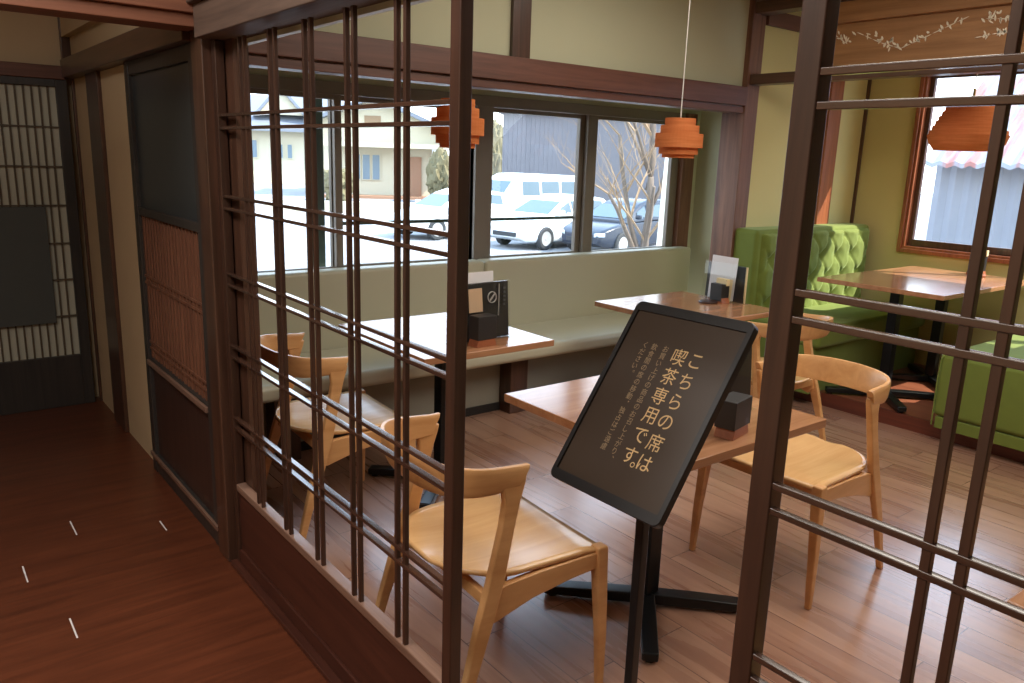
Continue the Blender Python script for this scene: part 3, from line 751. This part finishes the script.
menu((1.965, 2.71, .72), R(4), 'black menu folder with round white emblem on the left-hand window table', .32, .25, True, True)
napkin((1.915, 2.625, .72), R(4), 'black napkin box with wooden base on the left-hand window table', .10, .13)
menu((3.80, 2.83, .72), R(-94), 'clear menu stand holding white papers, before the green tufted back', .31, .22, clear=True)
napkin((3.725, 2.80, .72), R(-94), 'small black napkin box with cream napkins before the clear menu stand', .085, .11, True)
MB_o = MB().lathe([(.001, 0), (.05, 0), (.055, .006), (.05, .010), (.001, .008)], 24).build('dish', M['tatami'], None, smooth=True)
MB_o.location = (3.655, 2.82, .7205); tag(MB_o, 'small dark round dish by the napkin box before the green tufted back', 'dish')
menu((2.0, 1.47, .72), R(2), 'clear stand of dark menus on the table behind the black sign', .34, .235, True)
napkin((1.895, 1.335, .72), R(12), 'dark napkin box with wooden base on the table behind the black sign', .11, .115)
napkin((5.79, 2.26, .8205), R(-90), 'black box with cream card at the window end of the long booth table', .09, .14, True)
MB_o = MB().lathe([(.001, 0), (.04, 0), (.045, .018), (.040, .020), (.001, .012)], 20).build('dish', M['block'], None, smooth=True)
MB_o.location = (5.68, 2.20, .8205); tag(MB_o, 'small brown dish on the long booth table by the right window', 'dish')

# ------------------------------------------------------------------ outside the windows
GZ = -1.0
struct(MB().box(-20, 4.3, GZ-.2, 90, 90, GZ).build('ground', M['ground']))
struct(MB().box(6.2, -30, GZ-.2, 90, 4.3, GZ).build('ground', M['ground']))
def ray_xy(px, y=200):
    d = r2*((px-512)/789.5)-u2*((y-341.5)/789.5)+fwd
    return Vector((d.x, d.y)).normalized()
def at_dist(px, D): v = ray_xy(px)*D; return (v.x, v.y)
MB().box(2.02, 4.19, 1.085, 3.84, 4.205, 1.105).build('guard_bar', M['sash_green'], w3, bevel=.003)
o = MB().box(0, 0, GZ, .09, .08, 2.5).build('downpipe', M['sash_green'], None, bevel=.01)
o.location = (1.925, 4.35, 0); tag(o, 'dark green post standing just outside the left bay window', 'post')

def make_car(kind, paint, label, pos, head, group=None):
    t = thing('car', label, 'car', (pos[0], pos[1], GZ), R(head), group)
    if kind == 'van':
        L, hw_ = 2.25, .84
        prof = [(-L, .45, 1.05, .80), (-L+.05, .30, 1.12, .84), (-1.0, .24, 1.14, .86), (.6, .24, 1.12, .86), (1.45, .24, 1.06, .86), (1.95, .26, .98, .83), (2.18, .30, .86, .76), (2.25, .38, .72, .68)]
        top = [(-L+.04, 1.10, 1.72, .78, .66), (-L+.25, 1.12, 1.88, .82, .70), (0, 1.13, 1.93, .84, .70), (.75, 1.11, 1.90, .84, .69), (1.15, 1.08, 1.74, .83, .67), (1.85, 1.0, 1.06, .80, .74)]
        wins = [(-1.95, -1.15), (-1.05, -.1), (0, .85)]; wf = (1.17, 1.66)
    else:
        L, hw_ = 2.1, .84
        prof = [(-L, .45, .85, .72), (-L+.08, .30, .93, .80), (-1.2, .22, .95, .84), (.2, .20, .93, .85), (1.0, .20, .90, .85), (1.6, .22, .80, .82), (1.95, .25, .70, .74), (2.1, .34, .58, .62)]
        top = [(-L+.12, .92, .98, .74, .66), (-1.55, .94, 1.36, .79, .60), (-.8, .94, 1.46, .82, .60), (-.1, .94, 1.46, .82, .60), (.35, .93, 1.34, .82, .62), (1.15, .88, .92, .80, .72)]
        wins = [(-1.35, -.72), (-.64, .12), (.18, .60)]; wf = (.97, 1.32)
    rings = []
    for x, z0, z1, w in prof:
        rings.append([(x, -w*.92, z0), (x, w*.92, z0), (x, w, z0+.10), (x, w, (z0+z1)/2), (x, w*.97, z1-.06), (x, w*.88, z1), (x, -w*.88, z1), (x, -w*.97, z1-.06), (x, -w, (z0+z1)/2), (x, -w, z0+.10)])
    MB().loft(rings).build('body', paint, t, smooth=True, bevel=.02)
    rings = []
    for x, z0, z1, w0, w1 in top:
        rings.append([(x, -w0, z0-.03), (x, w0, z0-.03), (x, w0, z0+.02), (x, w1+.03, z1-.05), (x, w1-.06, z1), (x, -w1+.06, z1), (x, -w1-.03, z1-.05), (x, -w0, z0+.02)])
    MB().loft(rings).build('cabin', paint, t, smooth=True, bevel=.015)
    def topat(x):
        for a, b in zip(top, top[1:]):
            if a[0] <= x <= b[0]:
                f = (x-a[0])/(b[0]-a[0]); return [a[i]+(b[i]-a[i])*f for i in range(5)]
        return top[-1]
    for s in (-1, 1):
        for x0, x1 in wins:
            pts = []
            for x, zf in ((x0, 0), (x1, 0), (x1-.02, 1), (x0+.02, 1)):
                q = topat(x); z = wf[0] if zf == 0 else min(wf[1], q[2]-.09); f = (z-q[1])/(q[2]-q[1])
                pts.append((x, s*(q[3]+(q[4]+.03-q[3])*max(0, f)+.006), z))
            mb = MB(); mb.loft([pts, [(p[0], p[1]-s*.03, p[2]) for p in pts]]); mb.build('side_window', M['carglass'], t)
    a, b = top[-2], top[-1]
    pts = []
    for f, wfac in ((.12, .93), (.88, .90)):
        x = a[0]+(b[0]-a[0])*(1-f); z = a[2]+(b[2]-a[2])*(1-f)+.012; w = (a[4]+(b[4]-a[4])*(1-f))*wfac
        pts.append((x, w, z))
    mb = MB(); q0, q1 = pts
    mb.loft([[(q0[0], -q0[1], q0[2]), (q0[0], q0[1], q0[2]), (q1[0], q1[1], q1[2]), (q1[0], -q1[1], q1[2])], [(q0[0]-.03, -q0[1], q0[2]-.03), (q0[0]-.03, q0[1], q0[2]-.03), (q1[0]-.03, q1[1], q1[2]-.03), (q1[0]-.03, -q1[1], q1[2]-.03)]])
    mb.build('windscreen', M['carglass'], t)
    wx = (1.30, -1.30) if kind != 'van' else (1.45, -1.35)
    for x in wx:
        for s in (-1, 1):
            rot_ = Matrix.Translation((x, s*.79, .32)) @ Matrix.Rotation(R(90*-s), 4, 'X')
            mb = MB(); mb.lathe([(.20, -.10), (.29, -.10), (.32, -.07), (.32, .06), (.29, .085), (.21, .085), (.20, .06)], 28, cap=False); mb.bm.transform(rot_)
            w_ = mb.build('wheel', M['tyre'], t, smooth=False)
            mb = MB(); mb.lathe([(.001, .075), (.05, .078), (.06, .066), (.205, .070), (.215, .080), (.215, .02), (.001, .02)], 28); mb.bm.transform(rot_)
            h_ = mb.build('hub', M['hub'], w_)
    z_h = prof[-2][2]-.12; w_h = prof[-2][3]
    for s in (-1, 1):
        mb = MB(); mb.loft([[(prof[-1][0]-.01, s*(w_h-.20), z_h-.06), (prof[-1][0]-.01, s*(w_h-.20), z_h+.04), (prof[-1][0]-.12, s*(w_h+.02), z_h+.06), (prof[-1][0]-.12, s*(w_h+.02), z_h-.04)], [(prof[-1][0]+.02, s*(w_h-.24), z_h-.06), (prof[-1][0]+.02, s*(w_h-.24), z_h+.03), (prof[-1][0]-.08, s*(w_h+.04), z_h+.05), (prof[-1][0]-.08, s*(w_h+.04), z_h-.04)]])
        mb.build('headlamp', M['lampglass'], t)
        MB().box(top[-1][0]-.45, s*(.92)-.08, wf[0], top[-1][0]-.33, s*(.92)+.08, wf[0]+.12).build('mirror', paint, t, bevel=.03)
    MB().box(prof[-1][0]-.02, -.45, .36, prof[-1][0]+.015, .45, .48).build('grille', M['tyre'], t, bevel=.01)
    return t
def car_at(kind, paint, label, wheel, head):
    h_ = R(head); wx, wy = (1.3 if kind != 'van' else 1.45), .8
    c = (wheel[0]-wx*math.cos(h_)+wy*math.sin(h_), wheel[1]-wx*math.sin(h_)-wy*math.cos(h_))
    return make_car(kind, paint, label, c, head)
car_at('sedan', M['carwhite'], 'white car with alloy wheels parked outside the middle window, in front of a white van', (14.28, 16.75), 188)
car_at('van', M['carwhite'], 'tall white van parked behind the white car outside the middle window', (17.1, 22.0), 186)
car_at('sedan', M['carblue'], 'dark blue car parked beside the bare tree outside', (15.3, 14.8), 188)
car_at('sedan', M['carwhite'], 'white car furthest left, in front of the cream house porch', (12.8, 20.0), 184)

# cream house with porch
def house(px, D, label, sc=1.0):
    x, y = at_dist(px, D); v = ray_xy(px); rz = math.atan2(v.y, v.x)-math.pi/2
    return thing('house', label, 'house', (x, y, GZ), rz)
t = house(400, 46, 'cream house with low gabled roof, brown door and porch pillar across the road'); k = 46/790
MB().box(-3.6, 0, 0, 2.6, 6, 3.0).build('wall', M['housewall'], t)
mb = MB(); mb.prism([(-5.0, 4.1), (-1.45, 5.55), (3.4, 3.55), (3.4, 3.35), (-1.45, 5.3), (-5.0, 3.9)], -.9, 6.5, 'y'); mb.build('roof', M['houseroof'], t)
mb = MB(); mb.prism([(-4.8, 3.0), (-4.8, 3.95), (-1.45, 5.32), (2.9, 3.6), (2.9, 3.0)], -.02, .0, 'y'); mb.build('gable_wall', M['housewall'], t)
MB().box(-4.2, -1.3, 2.75, 3.5, .1, 3.0).build('porch_beam', M['housewall'], t)
MB().box(-1.95, -.06, 3.95, -1.05, .0, 4.45).build('gable_vent', M['twig'], t)
for x0 in (-2.65, -2.12, -1.58):
    f = MB().box(x0, -.08, .95, x0+.5, 0, 2.4).build('window', M['housewall'], t); MB().box(x0+.06, -.10, 1.0, x0+.44, -.07, 2.34).build('pane', M['house_glass'], f)
MB().box(.45, -.08, .15, 1.2, 0, 2.3).build('door', M['brown_door'], t)
MB().box(1.75, -1.25, 0, 2.05, -.95, 2.8).build('porch_pillar', M['paper'], t)
MB().box(-4.2, -1.4, 0, 3.5, 0, .15).build('step', M['brown_door'], t)
t = house(280, 62, 'pale house with tiled roof and small gable seen through the left window'); t.scale = (1.2, 1.2, 1.2)
MB().box(-5.5, 0, 0, 3.4, 7, 3.4).build('wall', M['housewall'], t)
mb = MB(); mb.prism([(-.9, 3.3), (3.2, 5.4), (7.9, 3.3), (7.9, 3.1), (3.2, 5.1), (-.9, 3.1)], -6.5, 4.2, 'x'); mb.build('roof', M['houseroof'], t)
mb = MB(); mb.prism([(-1.1, 4.1), (.2, 5.6), (1.5, 4.1)], -.2, 2, 'y'); mb.build('gable', M['housewall'], t)
mb = MB(); mb.prism([(-1.4, 4.0), (.2, 5.85), (1.8, 4.0), (1.6, 4.0), (.2, 5.6), (-1.2, 4.0)], -.5, 2.2, 'y'); mb.build('gable_roof', M['houseroof'], t)
for x0, w_, z0, z1 in ((-1.8, .6, 1.5, 2.6), (-.05, .35, 1.5, 2.4), (.5, .35, 1.5, 2.4)):
    f = MB().box(x0, -.08, z0, x0+w_, 0, z1).build('window', M['housewall'], t); MB().box(x0+.05, -.10, z0+.05, x0+w_-.05, -.07, z1-.05).build('pane', M['house_glass'], f)
t = house(610, 36, 'long dark grey clad shed behind the parked cars')
mb = MB(); mb.box(-4.9, 0, 0, 8, 8, 4.35)
for i in range(64):
    x = -4.9+i*.2; mb.box(x, -.03, 0, x+.04, 0, 4.35)
mb.build('wall', M['darkshed'], t)
MB().box(-5.1, -.3, 4.35, 8.2, 8.2, 4.5).build('roof', M['darkshed'], t)
# kerb wall in front of the house
x, y = at_dist(410, 34); v = ray_xy(410)
o = MB().box(-6, 0, 0, 5, .25, .45).build('garden_wall', M['housewall'], None); o.location = (x, y, GZ); o.rotation_euler = (0, 0, math.atan2(v.y, v.x)-math.pi/2)
tag(o, 'low pale kerb wall running in front of the cream house', 'wall')
# shrubs
def shrub(px, D, h, w, label):
    x, y = at_dist(px, D); bm = bmesh.new(); bmesh.ops.create_icosphere(bm, subdivisions=4, radius=1)
    rn = random.Random(px)
    from mathutils import noise
    for v_ in bm.verts:
        q = v_.co.copy(); f = 1+.35*noise.noise(q*2.2+Vector((px, 0, 0)))+.22*noise.noise(q*6)+.12*noise.noise(q*15)
        v_.co = Vector((q.x*w/2*f, q.y*w/2*f, h/2+q.z*h/2*f))
    mb = MB(); mb.bm.free(); mb.bm = bm
    o = mb.build('shrub', M['shrub'], None); o.location = (x, y, GZ); tag(o, label, 'shrub')
shrub(493, 50, 4.6, 1.6, 'dry yellowish shrub at the left end of the dark shed')
shrub(441, 43, 2.7, 1.5, 'olive shrub beside the white porch pillar')
shrub(338, 42, 1.7, 1.6, 'low brownish shrub at the left corner of the cream house')
shrub(318, 55, 1.3, 1.4, 'small dry shrub before the pale house')

# bare tree with many thin branches
t = thing('bare_tree', 'leafless tree with pale spreading twigs outside the right-hand bay window', 'tree', at_dist(648, 11.5)+(GZ,))
rn = random.Random(11)
tr_mb, tw_mb = MB(), MB()
def grow(p, d, L, r_, lev):
    pts = [p]; q = p.copy(); dd = d.copy(); n = 5
    for i in range(n):
        dd = (dd+Vector((rn.uniform(-1, 1), rn.uniform(-1, 1), rn.uniform(-.5, .8)))*.13).normalized(); q = q+dd*L/n; pts.append(q.copy())
    rads = [r_*(1-.45*i/n) for i in range(n+1)]
    (tr_mb if lev < 2 else tw_mb).tube(pts, r_, 6 if lev < 2 else 4, rads)
    if lev < 5:
        for j in range(3 if lev else 5):
            i = rn.randint(2, n); a = rn.uniform(0, 6.28)
            side = Vector((math.cos(a), math.sin(a), rn.uniform(.1, .9)))
            nd = (dd*.75+side*.8).normalized(); grow(pts[i], nd, L*rn.uniform(.55, .8), rads[i]*.6, lev+1)
grow(Vector((0, 0, 0)), Vector((.03, -.03, 1)), 2.3, .085, 0)
side_ = r2.copy(); side_.z = 0; side_.normalize()
grow(Vector((0, 0, .9)), (Vector((0, 0, 1))-side_*.42).normalized(), 2.0, .045, 1)
grow(Vector((0, 0, 2.1)), (Vector((0, 0, 1))+side_*.12).normalized(), 1.8, .06, 1)
tr_mb.build('trunk', M['bark'], t, smooth=True); tw_mb.build('twigs', M['twig'], t)
x, y = at_dist(661, 10.5)
o = MB().tube([(0, 0, 0), (.05, -.03, 2.2), (.10, -.06, 4.2)], .055, 12).build('garden_pole', M['birch'], None, smooth=True); o.location = (x, y, GZ)
tag(o, 'pale cream pole leaning slightly right of the bare tree', 'pole')

# corrugated shed outside the right window
t = thing('shed', 'grey corrugated shed with rusty pink roof outside the right window', 'shed', (12.0, 0, GZ))
mb = MB(); n = 260
pts = []
for i in range(n+1):
    yy = 5.45-i*.05; pts.append((.018*math.cos(i*math.pi/2), yy))
mb.loft([[(a, b, 0), (a, b, 2.62)] + [(.06, b, 2.62), (.06, b, 0)] for a, b in pts]); mb.build('corrugated_wall', M['corr'], t)
mb = MB(); mb.loft([[(-.35+u*5, b, 2.62+u*4.2+.02*math.cos(i*math.pi/2)) for u in (0, 1)]+[(-.35+u*5, b, 2.56+u*4.2+.02*math.cos(i*math.pi/2)) for u in (1, 0)] for i, (a, b) in enumerate(pts)]); mb.build('roof', M['rust'], t)
